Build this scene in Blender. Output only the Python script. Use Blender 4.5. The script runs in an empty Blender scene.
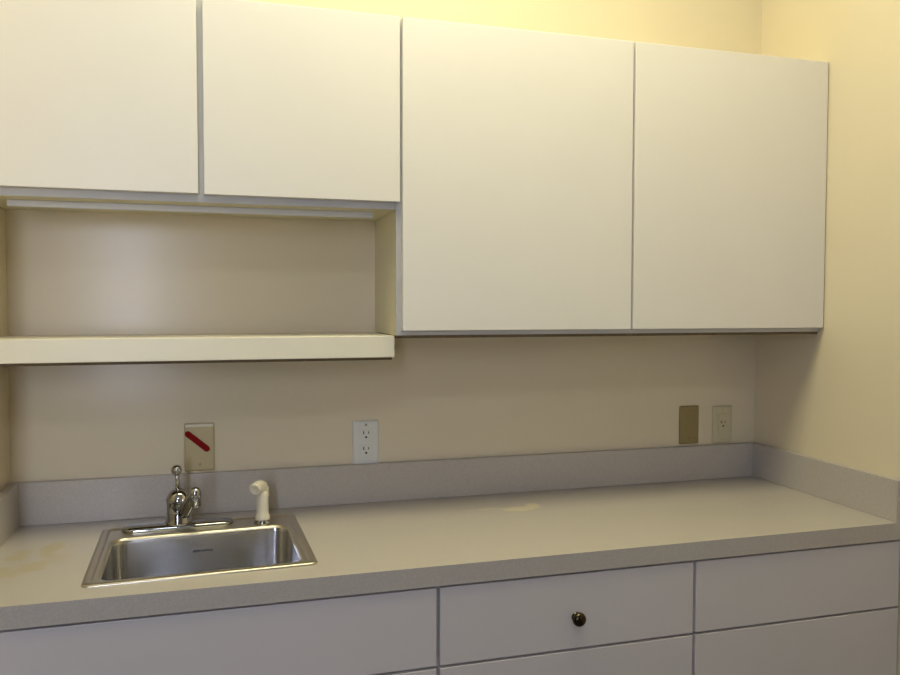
import bpy, bmesh, math, random
from mathutils import Vector, Matrix
random.seed(4)
PI = math.pi
S = bpy.context.scene
COL = S.collection

# ------------------------------------------------------------------ materials
def srgb(r, g, b):
    f = lambda c: c/12.92 if c <= .04045 else ((c+.055)/1.055)**2.4
    return (f(r/255), f(g/255), f(b/255), 1)

def mat(name, col, rough=.5, metal=0., spec=.5, noise=None, bump=None, coat=0.):
    m = bpy.data.materials.new(name); m.use_nodes = True
    nt = m.node_tree; b = nt.nodes['Principled BSDF']
    b.inputs['Base Color'].default_value = col
    b.inputs['Roughness'].default_value = rough
    b.inputs['Metallic'].default_value = metal
    b.inputs['Specular IOR Level'].default_value = spec
    b.inputs['Coat Weight'].default_value = coat
    tc = nt.nodes.new('ShaderNodeTexCoord')
    if noise:                                   # (scale, amount): fine colour mottling
        n = nt.nodes.new('ShaderNodeTexNoise'); n.inputs['Scale'].default_value = noise[0]
        n.inputs['Detail'].default_value = 3
        nt.links.new(tc.outputs['Object'], n.inputs['Vector'])
        r = nt.nodes.new('ShaderNodeMapRange')
        r.inputs['From Min'].default_value = .3; r.inputs['From Max'].default_value = .7
        r.inputs['To Min'].default_value = 1-noise[1]; r.inputs['To Max'].default_value = 1+noise[1]
        nt.links.new(n.outputs['Fac'], r.inputs['Value'])
        mx = nt.nodes.new('ShaderNodeVectorMath'); mx.operation = 'SCALE'
        mx.inputs[0].default_value = col[:3]
        nt.links.new(r.outputs['Result'], mx.inputs['Scale'])
        nt.links.new(mx.outputs['Vector'], b.inputs['Base Color'])
    if bump:                                    # (scale, strength, distance)
        n = nt.nodes.new('ShaderNodeTexNoise'); n.inputs['Scale'].default_value = bump[0]
        nt.links.new(tc.outputs['Object'], n.inputs['Vector'])
        bp = nt.nodes.new('ShaderNodeBump'); bp.inputs['Strength'].default_value = bump[1]
        bp.inputs['Distance'].default_value = bump[2]
        nt.links.new(n.outputs['Fac'], bp.inputs['Height'])
        nt.links.new(bp.outputs['Normal'], b.inputs['Normal'])
    return m

def emitter(name, col, strength):
    m = bpy.data.materials.new(name); m.use_nodes = True
    nt = m.node_tree; nt.nodes.clear()
    e = nt.nodes.new('ShaderNodeEmission'); o = nt.nodes.new('ShaderNodeOutputMaterial')
    e.inputs['Color'].default_value = (*col, 1); e.inputs['Strength'].default_value = strength
    nt.links.new(e.outputs[0], o.inputs[0])
    return m

def laminate(name, col):
    """grey speckled laminate with a few yellow and pale worn stains on the top"""
    m = mat(name, col, rough=.3, spec=.8)
    nt = m.node_tree; b = nt.nodes['Principled BSDF']; L = nt.links.new
    tc = nt.nodes.new('ShaderNodeTexCoord')
    n = nt.nodes.new('ShaderNodeTexNoise'); n.inputs['Scale'].default_value = 420; n.inputs['Detail'].default_value = 2
    L(tc.outputs['Object'], n.inputs['Vector'])
    r = nt.nodes.new('ShaderNodeMapRange')
    for k, v in (('From Min', .3), ('From Max', .7), ('To Min', .9), ('To Max', 1.1)): r.inputs[k].default_value = v
    L(n.outputs['Fac'], r.inputs['Value'])
    base = nt.nodes.new('ShaderNodeVectorMath'); base.operation = 'SCALE'; base.inputs[0].default_value = col[:3]
    L(r.outputs['Result'], base.inputs['Scale'])
    cur = base.outputs['Vector']
    wob = nt.nodes.new('ShaderNodeTexNoise'); wob.inputs['Scale'].default_value = 26; wob.inputs['Detail'].default_value = 3
    L(tc.outputs['Object'], wob.inputs['Vector'])
    # centre x, y, half sizes, colour, strength
    for cx, cy, rx, ry, c, s in STAINS:
        sub = nt.nodes.new('ShaderNodeVectorMath'); sub.operation = 'SUBTRACT'; sub.inputs[1].default_value = (cx, cy, .914)
        L(tc.outputs['Object'], sub.inputs[0])
        dv = nt.nodes.new('ShaderNodeVectorMath'); dv.operation = 'DIVIDE'; dv.inputs[1].default_value = (rx, ry, .02)
        L(sub.outputs[0], dv.inputs[0])
        ln = nt.nodes.new('ShaderNodeVectorMath'); ln.operation = 'LENGTH'; L(dv.outputs[0], ln.inputs[0])
        ad = nt.nodes.new('ShaderNodeMath'); ad.operation = 'ADD'
        sc = nt.nodes.new('ShaderNodeMath'); sc.operation = 'MULTIPLY_ADD'; sc.inputs[1].default_value = 1.6; sc.inputs[2].default_value = -.8
        L(wob.outputs['Fac'], sc.inputs[0]); L(ln.outputs['Value'], ad.inputs[0]); L(sc.outputs[0], ad.inputs[1])
        mr = nt.nodes.new('ShaderNodeMapRange'); mr.interpolation_type = 'SMOOTHSTEP'
        for k, v in (('From Min', .45), ('From Max', 1.1), ('To Min', s), ('To Max', 0)): mr.inputs[k].default_value = v
        L(ad.outputs[0], mr.inputs['Value'])
        mx = nt.nodes.new('ShaderNodeMix'); mx.data_type = 'RGBA'
        L(mr.outputs['Result'], mx.inputs['Factor']); L(cur, mx.inputs['A']); mx.inputs['B'].default_value = c
        cur = mx.outputs['Result']
    L(cur, b.inputs['Base Color'])
    return m

YEL = (.44, .36, .12, 1); PALE = (.80, .71, .48, 1)
STAINS = [(.128, -.225, .028, .055, YEL, .55), (.075, -.255, .030, .040, YEL, .4), (.115, -.335, .035, .035, YEL, .45),
          (.060, -.365, .050, .040, YEL, .4), (.150, -.30, .03, .05, YEL, .25),
          (1.215, -.185, .060, .022, PALE, .55), (1.262, -.160, .018, .020, PALE, .6), (1.13, -.165, .055, .015, PALE, .35)]

M = {}
M['paint'] = mat('pale_yellow_paint', (.75, .67, .505, 1), .23, spec=.36, noise=(3, .012), bump=(180, .03, .001))
M['back'] = mat('brown_grey_paint', (.20, .175, .15, 1), .6, noise=(3, .02))
M['front'] = mat('grey_white_melamine', (.645, .61, .615, 1), .4, spec=.45, noise=(6, .01))
M['ceil'] = mat('ceiling_white', (.60, .58, .53, 1), .8, bump=(220, .2, .002))
M['floor'] = mat('vinyl_floor', (.10, .09, .085, 1), .5, noise=(12, .12))
M['trim'] = mat('trim_paint', (.62, .60, .55, 1), .5)
M['door'] = mat('white_melamine', (.80, .775, .745, 1), .36, spec=.45, noise=(6, .01))
M['edge'] = mat('grey_edge_band', (.56, .555, .55, 1), .45)
M['carc'] = mat('cream_carcass', (.70, .655, .47, 1), .45, noise=(8, .015))
M['shade_line'] = mat('shade_line_brown', (.15, .105, .05, 1), .7, noise=(160, .2))  # dark brown that imitates the shade line below cabinet and shelf
M['shelf'] = mat('cream_shelf', (.82, .785, .67, 1), .36, noise=(8, .01))
M['lam'] = laminate('grey_laminate', (.49, .455, .425, 1))
M['rail'] = mat('grey_rail', (.72, .73, .75, 1), .35)
M['steel'] = mat('brushed_steel', (.62, .62, .64, 1), .17, 1.)
nt = M['steel'].node_tree; b_ = nt.nodes['Principled BSDF']
tg = nt.nodes.new('ShaderNodeTangent'); tg.direction_type = 'RADIAL'; tg.axis = 'Z'
nt.links.new(tg.outputs[0], b_.inputs['Tangent'])
b_.inputs['Anisotropic'].default_value = .5; b_.inputs['Anisotropic Rotation'].default_value = .25
M['rim'] = mat('satin_steel_rim', (.60, .55, .45, 1), .33, 1.)
M['chrome'] = mat('chrome', (.42, .42, .43, 1), .07, 1.)
M['dark'] = mat('dark_gap', (.02, .02, .02, 1), .6)
M['mark'] = mat('dark_print', (.06, .05, .07, 1), .5)
M['knob'] = mat('dark_bronze', (.07, .055, .035, 1), .22, 1.)
M['spray'] = mat('off_white_plastic', (.78, .73, .60, 1), .35)
M['ivory'] = mat('aged_ivory_plastic', (.55, .47, .27, 1), .4)
M['tan'] = mat('tan_plastic', (.30, .235, .10, 1), .4)
M['white'] = mat('white_plastic', (.72, .73, .70, 1), .35)
M['cream'] = mat('cream_plastic', (.62, .565, .39, 1), .4)
M['red'] = mat('red_tape', (.24, .001, .001, 1), .6, spec=.15)
M['screw'] = mat('painted_screw', (.40, .36, .28, 1), .45, .3)
M['whitemetal'] = mat('white_enamel', (.8, .8, .78, 1), .4)

# ------------------------------------------------------------------ mesh tools
def tag(o, label=None, cat=None, group=None, kind=None):
    if label: o['label'] = label
    if cat: o['category'] = cat
    if group: o['group'] = group
    if kind: o['kind'] = kind
    return o

def empty(name, loc, label, cat, group=None, rz=0):
    o = bpy.data.objects.new(name, None); COL.objects.link(o)
    o.location = loc; o.rotation_euler = (0, 0, rz); o.empty_display_size = .05
    return tag(o, label, cat, group)

def obj(name, bm, material, parent=None, smooth=False, bevel=0, seg=2):
    me = bpy.data.meshes.new(name)
    bmesh.ops.recalc_face_normals(bm, faces=bm.faces[:])
    bm.to_mesh(me); bm.free()
    o = bpy.data.objects.new(name, me); COL.objects.link(o)
    for m_ in (material if isinstance(material, list) else [material]): me.materials.append(m_)
    if parent: o.parent = parent
    if smooth:
        for p in me.polygons: p.use_smooth = True
    if bevel:
        b = o.modifiers.new('bevel', 'BEVEL'); b.width = bevel; b.segments = seg; b.limit_method = 'ANGLE'
        b.angle_limit = math.radians(40)
    return o

def box(bm, x0, x1, y0, y1, z0, z1, mi=0):
    v = [bm.verts.new(p) for p in ((x0,y0,z0),(x1,y0,z0),(x1,y1,z0),(x0,y1,z0),(x0,y0,z1),(x1,y0,z1),(x1,y1,z1),(x0,y1,z1))]
    for f in ((0,3,2,1),(4,5,6,7),(0,1,5,4),(1,2,6,5),(2,3,7,6),(3,0,4,7)):
        bm.faces.new([v[i] for i in f]).material_index = mi
    return bm

def B(*a): return box(bmesh.new(), *a)

def ring(bm, pts): return [bm.verts.new(p) for p in pts]

def bridge(bm, a, b, mi=0):
    n = len(a)
    for i in range(n):
        bm.faces.new((a[i], a[(i+1) % n], b[(i+1) % n], b[i])).material_index = mi

def loft(bm, loops, cap0=True, cap1=True):
    rs = [ring(bm, l) for l in loops]
    for a, b in zip(rs, rs[1:]): bridge(bm, a, b)
    if cap0: bm.faces.new(rs[0][::-1])
    if cap1: bm.faces.new(rs[-1])
    return bm

def lathe(bm, prof, c=(0,0,0), n=28, axis='z', tilt=None):
    loops = []
    for r, h in prof:
        l = []
        for i in range(n):
            a = 2*PI*i/n; x, y = max(r, 1e-5)*math.cos(a), max(r, 1e-5)*math.sin(a)
            p = Vector((x, y, h)) if axis == 'z' else Vector((x, -h, y))
            if tilt: p = tilt @ p
            l.append(p + Vector(c))
        loops.append(l)
    return loft(bm, loops)

def tube(bm, pts, radii, n=16):
    pts = [Vector(p) for p in pts]; loops = []; nrm = None
    for i, p in enumerate(pts):
        t = (pts[min(i+1, len(pts)-1)] - pts[max(i-1, 0)]).normalized()
        if nrm is None:
            nrm = t.cross(Vector((0, 0, 1)))
            if nrm.length < 1e-3: nrm = Vector((1, 0, 0))
        nrm = (nrm - t*nrm.dot(t)).normalized(); bn = t.cross(nrm)
        r = radii[i] if isinstance(radii, (list, tuple)) else radii
        loops.append([p + (nrm*math.cos(2*PI*k/n) + bn*math.sin(2*PI*k/n))*r for k in range(n)])
    return loft(bm, loops)

def bez(p0, p1, p2, n=10):
    p0, p1, p2 = Vector(p0), Vector(p1), Vector(p2)
    return [p0*(1-t)**2 + p1*2*t*(1-t) + p2*t*t for t in (i/n for i in range(n+1))]

def rrect(hx, hy, r, z, cx=0, cy=0, k=8, flat=False):
    r = min(r, hx, hy); out = []
    for sx, sy, a0 in ((1,1,0),(-1,1,PI/2),(-1,-1,PI),(1,-1,1.5*PI)):
        for i in range(k+1):
            a = a0 + PI/2*i/k
            out.append((cx + sx*(hx-r) + r*math.cos(a), cy + sy*(hy-r) + r*math.sin(a), z))
    if flat:                                    # extra points keep the straight sides flat when shaded smooth
        res = []; n = len(out)
        for i, p in enumerate(out):
            res.append(p)
            if i % (k+1) == k:
                q = out[(i+1) % n]
                for t in (.04, .96): res.append(tuple(p[j]+(q[j]-p[j])*t for j in range(3)))
        out = res
    return out

def frame_loop(pts, oy):  return [(x, oy, y) for x, y, _ in pts]

# ------------------------------------------------------------------ dimensions (metres)
W = 2.064                   # alcove width between the side walls
H = 2.95                    # ceiling
CT, CD, CE = .914, .5585, .041      # counter top height, depth, edge
SPL = .1025                 # splash height
XS = .874                   # left face of the tall wall cabinet
WING = .66                  # depth of the short left wall
REAR = -3.2
XL = -1.9

# ------------------------------------------------------------------ setting
def struct(name, bm, m, parent=None, **k):
    return tag(obj(name, bm, m, parent, **k), kind='structure')

struct('floor', B(XL-.1, W+.1, REAR-.1, .1, -.1, 0), M['floor'])
struct('ceiling', B(XL-.1, W+.1, REAR-.1, .1, H, H+.1), M['ceil'])
struct('wall_back', B(-.1, W+.1, 0, .1, 0, H), M['paint'])
struct('wall_right', B(W, W+.1, REAR, 0, 0, H), M['paint'])
struct('wall_left', B(-.1, 0, -WING, 0, 0, H), M['paint'])
struct('wall_side', B(XL, -.1, -WING, -WING+.1, 0, H), M['back'])
struct('wall_entry', B(XL-.1, XL, REAR, -WING+.1, 0, H), M['back'])
# rear wall with a tall narrow window opening, behind the viewer
WX0, WX1, WZ0, WZ1 = -.21, .03, .90, 2.40
bm = bmesh.new()
box(bm, XL-.1, WX0, REAR-.1, REAR, 0, H); box(bm, WX1, W+.1, REAR-.1, REAR, 0, H)
box(bm, WX0, WX1, REAR-.1, REAR, 0, WZ0); box(bm, WX0, WX1, REAR-.1, REAR, WZ1, H)
struct('wall_rear', bm, M['back'])
bm = bmesh.new()
box(bm, WX0, WX0+.025, REAR-.08, REAR+.01, WZ0, WZ1); box(bm, WX1-.025, WX1, REAR-.08, REAR+.01, WZ0, WZ1)
box(bm, WX0, WX1, REAR-.08, REAR+.01, WZ0, WZ0+.025); box(bm, WX0, WX1, REAR-.08, REAR+.01, WZ1-.025, WZ1)
win = struct('window_1', bm, M['trim'])
struct('window_pane', B(WX0+.025, WX1-.025, REAR-.05, REAR-.045, WZ0+.025, WZ1-.025), emitter('daylight_pane', (.757, .815, 1.), 25.), win)
struct('baseboard_right', B(W-.012, W, REAR, -CD, 0, .1), M['trim'])
struct('baseboard_rear', B(XL, W-.012, REAR, REAR+.012, 0, .1), M['trim'])

# ceiling lamp over the counter (outside the frame, gives the warm light)
LX, LY = .98, -.80
lamp = empty('ceiling_light', (LX, LY, H), 'white ceiling light fixture with warm diffuser above the counter', 'ceiling light')
bm = bmesh.new()
loft(bm, [rrect(.60, .30, .02, 0), rrect(.60, .30, .02, -.05), rrect(.585, .285, .02, -.05), rrect(.585, .285, .02, -.045)])
obj('housing', bm, M['whitemetal'], lamp)
bm = bmesh.new()
loft(bm, [rrect(.58, .28, .02, -.046), rrect(.58, .28, .02, -.062), rrect(.56, .26, .02, -.07)])
obj('diffuser', bm, emitter('warm_diffuser', (1., .925, .585), 12.8), lamp)

# added cool fill light, unseen behind the viewer, for the sink highlight
lamp = empty('ceiling_light', (.25, -2.65, H), 'small square cool fill light added on the ceiling behind the viewer', 'ceiling light')
bm = bmesh.new()
loft(bm, [rrect(.15, .15, .02, 0), rrect(.15, .15, .02, -.04), rrect(.135, .135, .02, -.04), rrect(.135, .135, .02, -.035)])
obj('housing', bm, M['whitemetal'], lamp)
bm = bmesh.new()
loft(bm, [rrect(.13, .13, .02, -.036), rrect(.13, .13, .02, -.055), rrect(.115, .115, .02, -.062)])
obj('diffuser', bm, emitter('added_fill_diffuser', (.80, .88, 1.), 34.), lamp)

# ------------------------------------------------------------------ wall cabinets
YD, YC = -.2838, -.2645             # door front, carcass front
ZT = 2.094
def door(parent, x0, x1, z0, z1, yf, yb, name='door'):
    return obj(name, B(x0, x1, yf, yb, z0, z1), M['door'], parent, bevel=.0012)

def carcass(parent, x0, x1, z0, z1, yf, yb, mid=None, lip=False):
    """open-fronted box of boards, its front edges banded grey"""
    t = .018; e = .003
    bm = bmesh.new()
    box(bm, x0, x0+t, yf+e, yb, z0, z1); box(bm, x1-t, x1, yf+e, yb, z0, z1)
    box(bm, x0+t, x1-t, yf+e, yb, z1-t, z1); box(bm, x0+t, x1-t, yf+e, yb, z0, z0+t)
    box(bm, x0+t, x1-t, yb-.006, yb, z0+t, z1-t)
    for m_ in mid or []: box(bm, m_-t/2, m_+t/2, yf+e, yb-.006, z0+t, z1-t)
    c = obj('body', bm, M['carc'], parent)
    bm = bmesh.new()
    box(bm, x0, x0+t, yf, yf+e, z0, z1); box(bm, x1-t, x1, yf, yf+e, z0, z1)
    box(bm, x0+t, x1-t, yf, yf+e, z1-t, z1); box(bm, x0+t, x1-t, yf, yf+e, z0, z0+t)
    for m_ in mid or []: box(bm, m_-t/2, m_+t/2, yf, yf+e, z0+t, z1-t)
    obj('edge_band', bm, M['edge'], c)
    return c

cab = empty('wall_cabinet', (0, 0, 0), 'short white two-door wall cabinet hanging above the open shelf and sink', 'cabinet')
carcass(cab, .002, XS-.001, 1.659, ZT, YC, -.001, [.444])
door(cab, .004, .4375, 1.6755, ZT, YD, YC-.0005)
door(cab, .4500, .8795, 1.6745, ZT, YD, YC-.0005)
bm = B(.050, .832, -.200, -.186, 1.6452, 1.6588)
obj('light_rail', bm, M['rail'], cab, bevel=.001)

tall = empty('wall_cabinet', (0, 0, 0), 'tall white two-door wall cabinet on the right, above the bare counter', 'cabinet')
tb = carcass(tall, XS, W-.001, 1.3665, ZT, YC, -.001, [1.478])
door(tall, .8860, 1.4745, 1.3777, ZT, YD, YC-.0005)
door(tall, 1.4808, 2.0600, 1.3777, ZT, YD, YC-.0005)
obj('shade_strip_tall', B(XS+.004, W-.003, YC+.004, -.004, 1.3595, 1.3664), M['shade_line'], tall)  # added dark strip, stands in for the shade line under the doors

# ------------------------------------------------------------------ open shelf
sh = empty('open_shelf', (0, 0, 0), 'cream open shelf with a thick front edge under the short cabinet', 'shelf')
bm = B(.001, XS-.0005, -.2315, -.001, 1.3260, 1.3649)
obj('board', bm, M['shelf'], sh)
obj('front_edge', B(.001, XS-.0005, -.2495, -.2316, 1.3145, 1.3649), M['shelf'], sh, bevel=.0012)
obj('shade_strip_shelf', B(.004, XS-.003, -.2315, -.004, 1.3075, 1.3259), M['shade_line'], sh)  # dark slab peeking below the front edge, shade line built as a shape

# ------------------------------------------------------------------ counter with sink cut-out
SX, SY, SR = .4400, -.2922, .038     # sink centre and its slight twist
def sink_local(p):
    c, s = math.cos(SR), math.sin(SR)
    return (SX + p[0]*c - p[1]*s, SY + p[0]*s + p[1]*c)

ct = empty('countertop', (0, 0, 0), 'long grey laminate countertop with raised splash edges along three walls', 'countertop')
hole = [sink_local(p) for p in rrect(.208, .19, .03, 0)]
x0, x1, y0, y1 = .001, W-.001, -CD, -.001
bm = bmesh.new()
def slab(bm, hole, z0, z1):
    out = [(x0, y0), (x1, y0), (x1, y1), (x0, y1)]
    rings = {}
    for z in (z0, z1):
        o = [bm.verts.new((*p, z)) for p in out]; h = [bm.verts.new((*p, z)) for p in hole]
        ed = [bm.edges.new((o[i], o[(i+1) % 4])) for i in range(4)]
        ed += [bm.edges.new((h[i], h[(i+1) % len(h)])) for i in range(len(h))]
        bmesh.ops.triangle_fill(bm, use_beauty=True, use_dissolve=False, edges=ed)
        rings[z] = (o, h)
    for k in (0, 1): bridge(bm, rings[z0][k], rings[z1][k])
slab(bm, hole, CT-CE, CT)
obj('worktop', bm, M['lam'], ct)
ts = .02
obj('backsplash', B(x0, x1, -ts, -.001, CT+.0002, CT+SPL), M['lam'], ct, bevel=.001)
obj('side_splash', B(x0, ts, -CD+.002, -ts-.0002, CT+.0002, CT+SPL), M['lam'], ct, bevel=.001)
obj('side_splash', B(W-ts, x1, -CD+.002, -ts-.0002, CT+.0002, CT+SPL), M['lam'], ct, bevel=.001)

# ------------------------------------------------------------------ base cabinets
YB, YBC = -.5545, -.5355
ZB = CT-CE-.0005
b1, b2, zg = .8978, 1.4892, .7054
def base(x0, x1, label):
    c = empty('base_cabinet', ((x0+x1)/2, -.27, 0), label, 'cabinet')
    L = -(x0+x1)/2
    t, e = .018, .003
    X0, X1, yo = x0+L+.0005, x1+L-.0005, .27
    bm = bmesh.new()
    f, k = YBC+e+yo, -.003+yo
    box(bm, X0, X0+t, f, k, .1, ZB); box(bm, X1-t, X1, f, k, .1, ZB)
    box(bm, X0+t, X1-t, f, k, .1, .1+t); box(bm, X0+t, X1-t, k-.006, k, .1+t, ZB)
    box(bm, X0+t, X1-t, f, f+.08, zg-t/2, zg+t/2); box(bm, X0+t, X1-t, f, f+.02, ZB-.02, ZB)
    body = obj('body', bm, M['carc'], c)
    g, h = YBC+yo, YBC+e+yo
    bm = bmesh.new()
    box(bm, X0, X0+t, g, h, .1, ZB); box(bm, X1-t, X1, g, h, .1, ZB)
    for z in (.1+t/2, zg, ZB-t/2): box(bm, X0+t, X1-t, g, h, z-t/2, z+t/2)
    obj('edge_band', bm, M['edge'], body)
    obj('toe_kick', B(X0, X1, -.46+yo, -.44+yo, 0, .1), M['dark'], c)
    return c, L, yo

GAP = .0035
def front(c, L, yo, x0, x1, z0, z1, name):
    return obj(name, B(x0+L, x1+L, YB+yo, YBC-.0005+yo, z0, z1), M['front'], c, bevel=.0012)
ZD = ZB-.005
c, L, yo = base(.002, b1, 'white base cabinet below the sink with a plain panel front')
front(c, L, yo, .004, b1-GAP, zg+.0025, ZD, 'drawer_front')
front(c, L, yo, .004, .4485-GAP/2, .105, zg-.003, 'door'); front(c, L, yo, .4485+GAP/2, b1-GAP, .105, zg-.003, 'door')
c, L, yo = base(b1, b2, 'white base cabinet in the middle, its drawer fitted with the round dark knob')
dr = front(c, L, yo, b1+GAP, b2-GAP, zg+.0025, ZD, 'drawer')
bm = bmesh.new()
lathe(bm, [(.011, 0), (.0105, .0015), (.0085, .003), (.0085, .005), (.0120, .008), (.0145, .012), (.0150, .015), (.0140, .0195), (.0105, .023), (.0055, .0245), (0, .025)],
      (1.2015+L, YB+yo-.0002, .7755), 28, 'y')
k = obj('knob', bm, M['knob'], dr, smooth=True); k['label'] = 'round dark bronze knob'
front(c, L, yo, b1+GAP, b2-GAP, .105, zg-.003, 'door')
c, L, yo = base(b2, W-.002, 'white base cabinet at the right end against the yellow wall, without a knob')
front(c, L, yo, b2+GAP, 2.0570, zg+.0025, ZD, 'drawer')
front(c, L, yo, b2+GAP, 2.0570, .105, zg-.003, 'door')

# ------------------------------------------------------------------ sink
sk = empty('sink', (SX, SY, CT), 'small square stainless steel drop-in sink set into the grey countertop', 'sink', rz=SR)
OV = -.034                          # bowl centre, leaving a deck at the back
bm = bmesh.new()
loft(bm, [rrect(.2193, .2000, .016, .0004), rrect(.2193, .2000, .016, .0022), rrect(.2173, .1980, .015, .0042), rrect(.2120, .1925, .013, .0052),
          rrect(.2055, .1860, .013, .0052), rrect(.2030, .1835, .013, .0040), rrect(.2015, .1820, .013, .0022), rrect(.2000, .1805, .013, .0022),
          rrect(.199, .150, .036, .0026, 0, OV), rrect(.1945, .1455, .034, .0024, 0, OV), rrect(.191, .142, .032, .0004, 0, OV),
          rrect(.189, .140, .03, -.004, 0, OV)], False, False)
obj('rim', bm, M['rim'], sk, smooth=True)
bm = bmesh.new()
loft(bm, [rrect(.189, .140, .03, -.004, 0, OV, 8, True), rrect(.1875, .1385, .029, -.012, 0, OV, 8, True), rrect(.1835, .1345, .028, -.125, 0, OV, 8, True), rrect(.180, .131, .03, -.142, 0, OV, 8, True),
          rrect(.169, .120, .034, -.153, 0, OV, 8, True), rrect(.14, .095, .05, -.157, 0, OV, 8, True), rrect(.08, .07, .06, -.160, 0, OV, 8, True), rrect(.045, .045, .045, -.162, 0, OV, 8, True),
          rrect(.043, .043, .043, -.166, 0, OV, 8, True)], False, False)
bowl = obj('bowl', bm, M['steel'], sk, smooth=True)
bm = bmesh.new()
loft(bm, [rrect(.043, .043, .043, -.165, 0, OV), rrect(.04, .04, .04, -.163, 0, OV), rrect(.033, .033, .033, -.168, 0, OV), rrect(.01, .01, .01, -.172, 0, OV)])
obj('drain', bm, M['chrome'], sk, smooth=True)
# small dark printed mark on the back of the bowl (unreadable in the photograph: a row of dashes)
bm = bmesh.new()
for i, w in enumerate((.0075, .006, .008, .007, .0055)):
    xx = -.021 + i*.0092
    yb_ = OV + .1385 - .004*(.028/.113)
    box(bm, xx, xx+w, yb_-.0016, yb_-.0006, -.0425, -.0385)
obj('maker_mark', bm, M['mark'], bowl)

# ------------------------------------------------------------------ faucet
FX, FY, FZ = .3815, -.128, CT+.0026
fa = empty('faucet', (FX, FY, FZ), 'chrome single-handle faucet with ball-topped lever behind the sink bowl', 'faucet', rz=SR)
bm = bmesh.new()
loft(bm, [rrect(.124, .027, .027, 0), rrect(.124, .027, .027, .004), rrect(.121, .0245, .0245, .008), rrect(.110, .016, .016, .0115), rrect(.09, .008, .008, .0125)])
obj('escutcheon', bm, M['chrome'], fa, smooth=True)
bm = bmesh.new()
lathe(bm, [(.032, .010), (.030, .015), (.0275, .020), (.0262, .040), (.0262, .058), (.0278, .061), (.0278, .066), (.026, .070), (.0225, .079), (.0155, .086), (.007, .090), (0, .091)], n=32)
obj('column', bm, M['chrome'], fa, smooth=True)
bm = bmesh.new()
pts = bez((.012, -.016, .036), (.026, -.050, .072), (.036, -.074, .090), 10)
tube(bm, pts, [.0155, .0152, .0148, .0144, .014, .0136, .0132, .0129, .0127, .0125, .0122])
sp = obj('spout', bm, M['chrome'], fa, smooth=True)
bm = bmesh.new()
lathe(bm, [(.0105, -.026), (.0115, -.0245), (.0118, -.008), (.0128, -.006), (.0135, .002), (.0125, .010), (.0085, .016), (.003, .0185), (0, .0187)], (.0375, -.077, .0895))
obj('aerator', bm, M['chrome'], sp, smooth=True)
bm = bmesh.new()
tube(bm, [(0, 0, .084), (-.001, -.001, .098), (-.002, -.002, .112), (-.003, -.003, .124)], [.0075, .0055, .0048, .0055])
hd = obj('lever', bm, M['chrome'], fa, smooth=True)
bm = bmesh.new()
lathe(bm, [(.004, -.0125)] + [(.0122*math.cos(a), .0122*math.sin(a)) for a in [(-70+10*i)*PI/180 for i in range(16)]] + [(0, .0122)], (-.0035, -.0035, .1345))
obj('ball_knob', bm, M['chrome'], hd, smooth=True)

# ------------------------------------------------------------------ side sprayer
sy = empty('side_sprayer', (.5725, -.150, CT+.0026), 'off-white plastic side sprayer standing in the sink deck right of the faucet', 'sprayer', rz=SR)
bm = bmesh.new()
lathe(bm, [(.0205, 0), (.0205, .003), (.0175, .007), (.0165, .012)])
obj('base_ring', bm, M['chrome'], sy, smooth=True)['label'] = 'chrome base ring'
bm = bmesh.new()
lathe(bm, [(.0165, .0085), (.0175, .011), (.0172, .018), (.0145, .023), (.0140, .030), (.0142, .05), (.0136, .066), (.0122, .078)])
obj('handle', bm, M['spray'], sy, smooth=True)
bm = bmesh.new()
tube(bm, [(.001, .001, .070), (.001, .002, .080), (-.001, 0, .088), (-.006, -.006, .0915), (-.012, -.014, .0905), (-.017, -.021, .0880)],
     [.0122, .0128, .0134, .0138, .0140, .0142], 20)
nz = obj('spray_head', bm, M['spray'], sy, smooth=True)
bm = bmesh.new()
d = Vector((-.52, -.78, -.28)).normalized(); q = Vector((0, 0, 1)).rotation_difference(d).to_matrix()
lathe(bm, [(.0146, -.003), (.0150, .002), (.0138, .005), (.0105, .0055), (.0098, .0045), (0, .0045)], (-.0172, -.0213, .0879), 24, 'z', q)
obj('nozzle', bm, M['spray'], nz, smooth=True)
bm = bmesh.new()
box(bm, .009, .016, .006, .011, .060, .086)
obj('trigger', bm, M['spray'], nz, bevel=.002)

# ------------------------------------------------------------------ wall plates
def plate_mesh(hx, hz, t=.0055):
    bm = bmesh.new()
    loft(bm, [frame_loop(rrect(hx, hz, .004, 0), 0), frame_loop(rrect(hx, hz, .004, 0), -.002),
              frame_loop(rrect(hx-.003, hz-.003, .004, 0), -t+.0006), frame_loop(rrect(hx-.006, hz-.006, .003, 0), -t)])
    return bm

def screw(parent, z, m, x=0, y=-.0055):
    bm = bmesh.new(); lathe(bm, [(.0036, 0), (.0036, .0006), (.0025, .0014), (0, .0016)], (x, y, z), 14, 'y')
    return obj('screw', bm, m, parent, smooth=True)

def slot_holes(parent, z, big=1.):
    """two blade slots and the round ground hole of a receptacle"""
    bm = bmesh.new()
    box(bm, -.0078, -.0052, -.0082, -.0079, z+.0015, z+.0100)
    box(bm, .0052, .0074, -.0082, -.0079, z+.0025, z+.0090)
    lathe(bm, [(.0030, 0), (.0030, .0003)], (0, -.0079, z-.0062), 14, 'y')
    return obj('slots', bm, M['dark'], parent)

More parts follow.
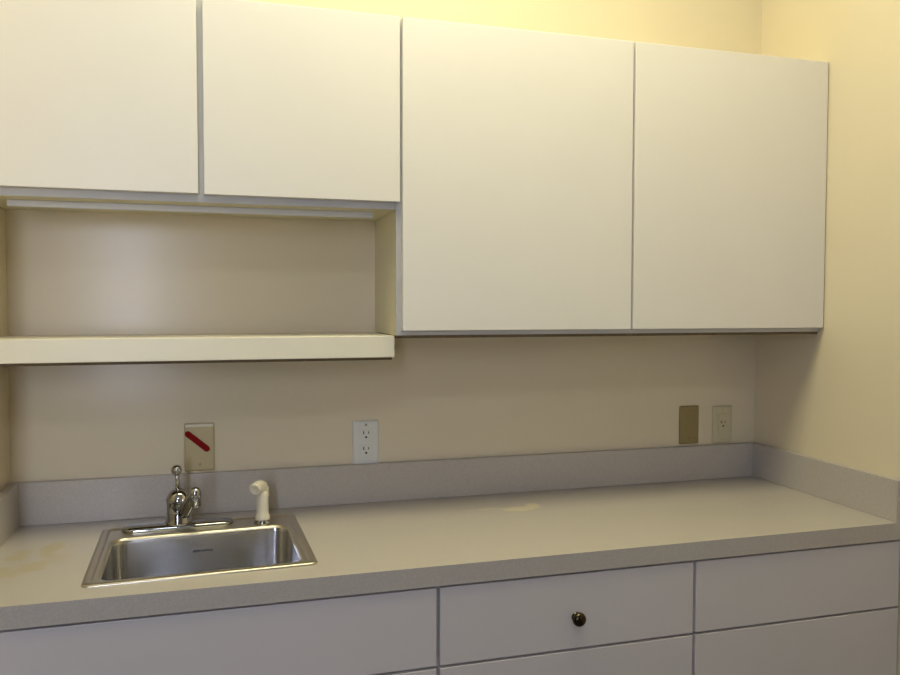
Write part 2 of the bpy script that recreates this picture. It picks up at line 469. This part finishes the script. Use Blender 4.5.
# blank plate with the red strip, behind the faucet
pl = empty('wall_plate', (.4260, -.0006, 1.0805), 'ivory blank wall plate marked with a slanting red strip behind the faucet', 'wall plate')
obj('cover', plate_mesh(.0362, .0605), M['ivory'], pl)
screw(pl, -.043, M['screw'])
obj('top_lip', B(-.0335, .0335, -.0078, -.0052, .0515, .0585), M['spray'], pl, bevel=.001)
bm = bmesh.new()
path = bez((-.0275, 0, .0345), (-.006, 0, .016), (.0175, 0, -.0045), 12)
up, dn = [], []
for i, p in enumerate(path):
    t = (path[min(i+1, 12)] - path[max(i-1, 0)]).normalized(); n = Vector((-t.z, 0, t.x)); w = .0075
    up.append(p+n*w); dn.append(p-n*w)
def cap(p, t, w, a0):
    n = Vector((-t.z, 0, t.x)); return [p + (n*math.cos(a) + t*math.sin(a))*w for a in [a0 + PI*k/6 for k in range(1, 6)]]
t1 = (path[-1]-path[-2]).normalized(); t0 = (path[1]-path[0]).normalized()
outl = up + cap(path[-1], t1, .0075, 0) + dn[::-1] + cap(path[0], t0, .0075, PI)
loft(bm, [[(p.x, -.0054, p.z) for p in outl], [(p.x, -.0075, p.z) for p in outl]])
obj('strip', bm, M['red'], pl, bevel=.0006)['label'] = 'red strip stuck across the plate'

# white duplex outlet
ol = empty('wall_outlet', (.8476, -.0006, 1.0710), 'white duplex wall outlet on the back wall near the middle of the counter', 'outlet')
obj('cover', plate_mesh(.0350, .0595), M['white'], ol)
for z in (.0225, -.0195):
    bm = bmesh.new()
    pts = rrect(.0165, .0145, .008, 0)
    loft(bm, [frame_loop([(x, y+z, 0) for x, y, _ in pts], -.0050), frame_loop([(x, y+z, 0) for x, y, _ in pts], -.0074),
              frame_loop([(x*.95, y*.95+z, 0) for x, y, _ in pts], -.0079)])
    r = obj('receptacle', bm, M['white'], ol); slot_holes(r, z)
screw(ol, .0485, M['screw'])
# tan blank plate
tp = empty('wall_plate', (1.8295, -.0006, 1.0795), 'tan blank wall plate on the back wall left of the cream outlet', 'wall plate')
obj('cover', plate_mesh(.0330, .0575), M['tan'], tp)
screw(tp, .041, M['tan']); screw(tp, -.041, M['tan'])
# cream outlet in the corner
co = empty('wall_outlet', (1.9445, -.0006, 1.0765), 'cream wall outlet blending into the back wall near the right corner', 'outlet')
obj('cover', plate_mesh(.0340, .0570), M['cream'], co)
bm = bmesh.new(); pts = rrect(.0168, .0335, .003, 0)
loft(bm, [frame_loop(pts, -.0050), frame_loop(pts, -.0072), frame_loop([(x*.96, y*.98, 0) for x, y, _ in pts], -.0079)])
r = obj('receptacle', bm, M['cream'], co); slot_holes(r, .002)
screw(co, .0485, M['cream']); screw(co, -.0485, M['cream'])

# ------------------------------------------------------------------ world, camera
w = bpy.data.worlds.new('World'); S.world = w; w.use_nodes = True
w.node_tree.nodes['Background'].inputs['Color'].default_value = (.8, .9, 1, 1)
w.node_tree.nodes['Background'].inputs['Strength'].default_value = .3

cam = bpy.data.cameras.new('Camera'); co_ = bpy.data.objects.new('Camera', cam); COL.objects.link(co_)
r_ = Vector((.96086015, -.27702988, .0014922)); u_ = Vector((.00970864, .03905586, .99918986)); f_ = Vector((.27686372, .96006723, -.04021681))
m4 = Matrix.Identity(4)
for i in range(3): m4[i][0], m4[i][1], m4[i][2] = r_[i], u_[i], -f_[i]
m4.translation = (.48866734, -2.05490695, 1.4354452)
co_.matrix_world = m4
cam.sensor_fit = 'HORIZONTAL'; cam.sensor_width = 36; cam.lens = 31.3165; cam.clip_start = .02
S.camera = co_
S.view_settings.view_transform = 'Standard'; S.view_settings.look = 'None'
S.view_settings.exposure = 0; S.view_settings.gamma = 1; S.view_settings.use_curve_mapping = False
S.cycles.use_denoising = True; S.cycles.max_bounces = 10; S.cycles.diffuse_bounces = 6
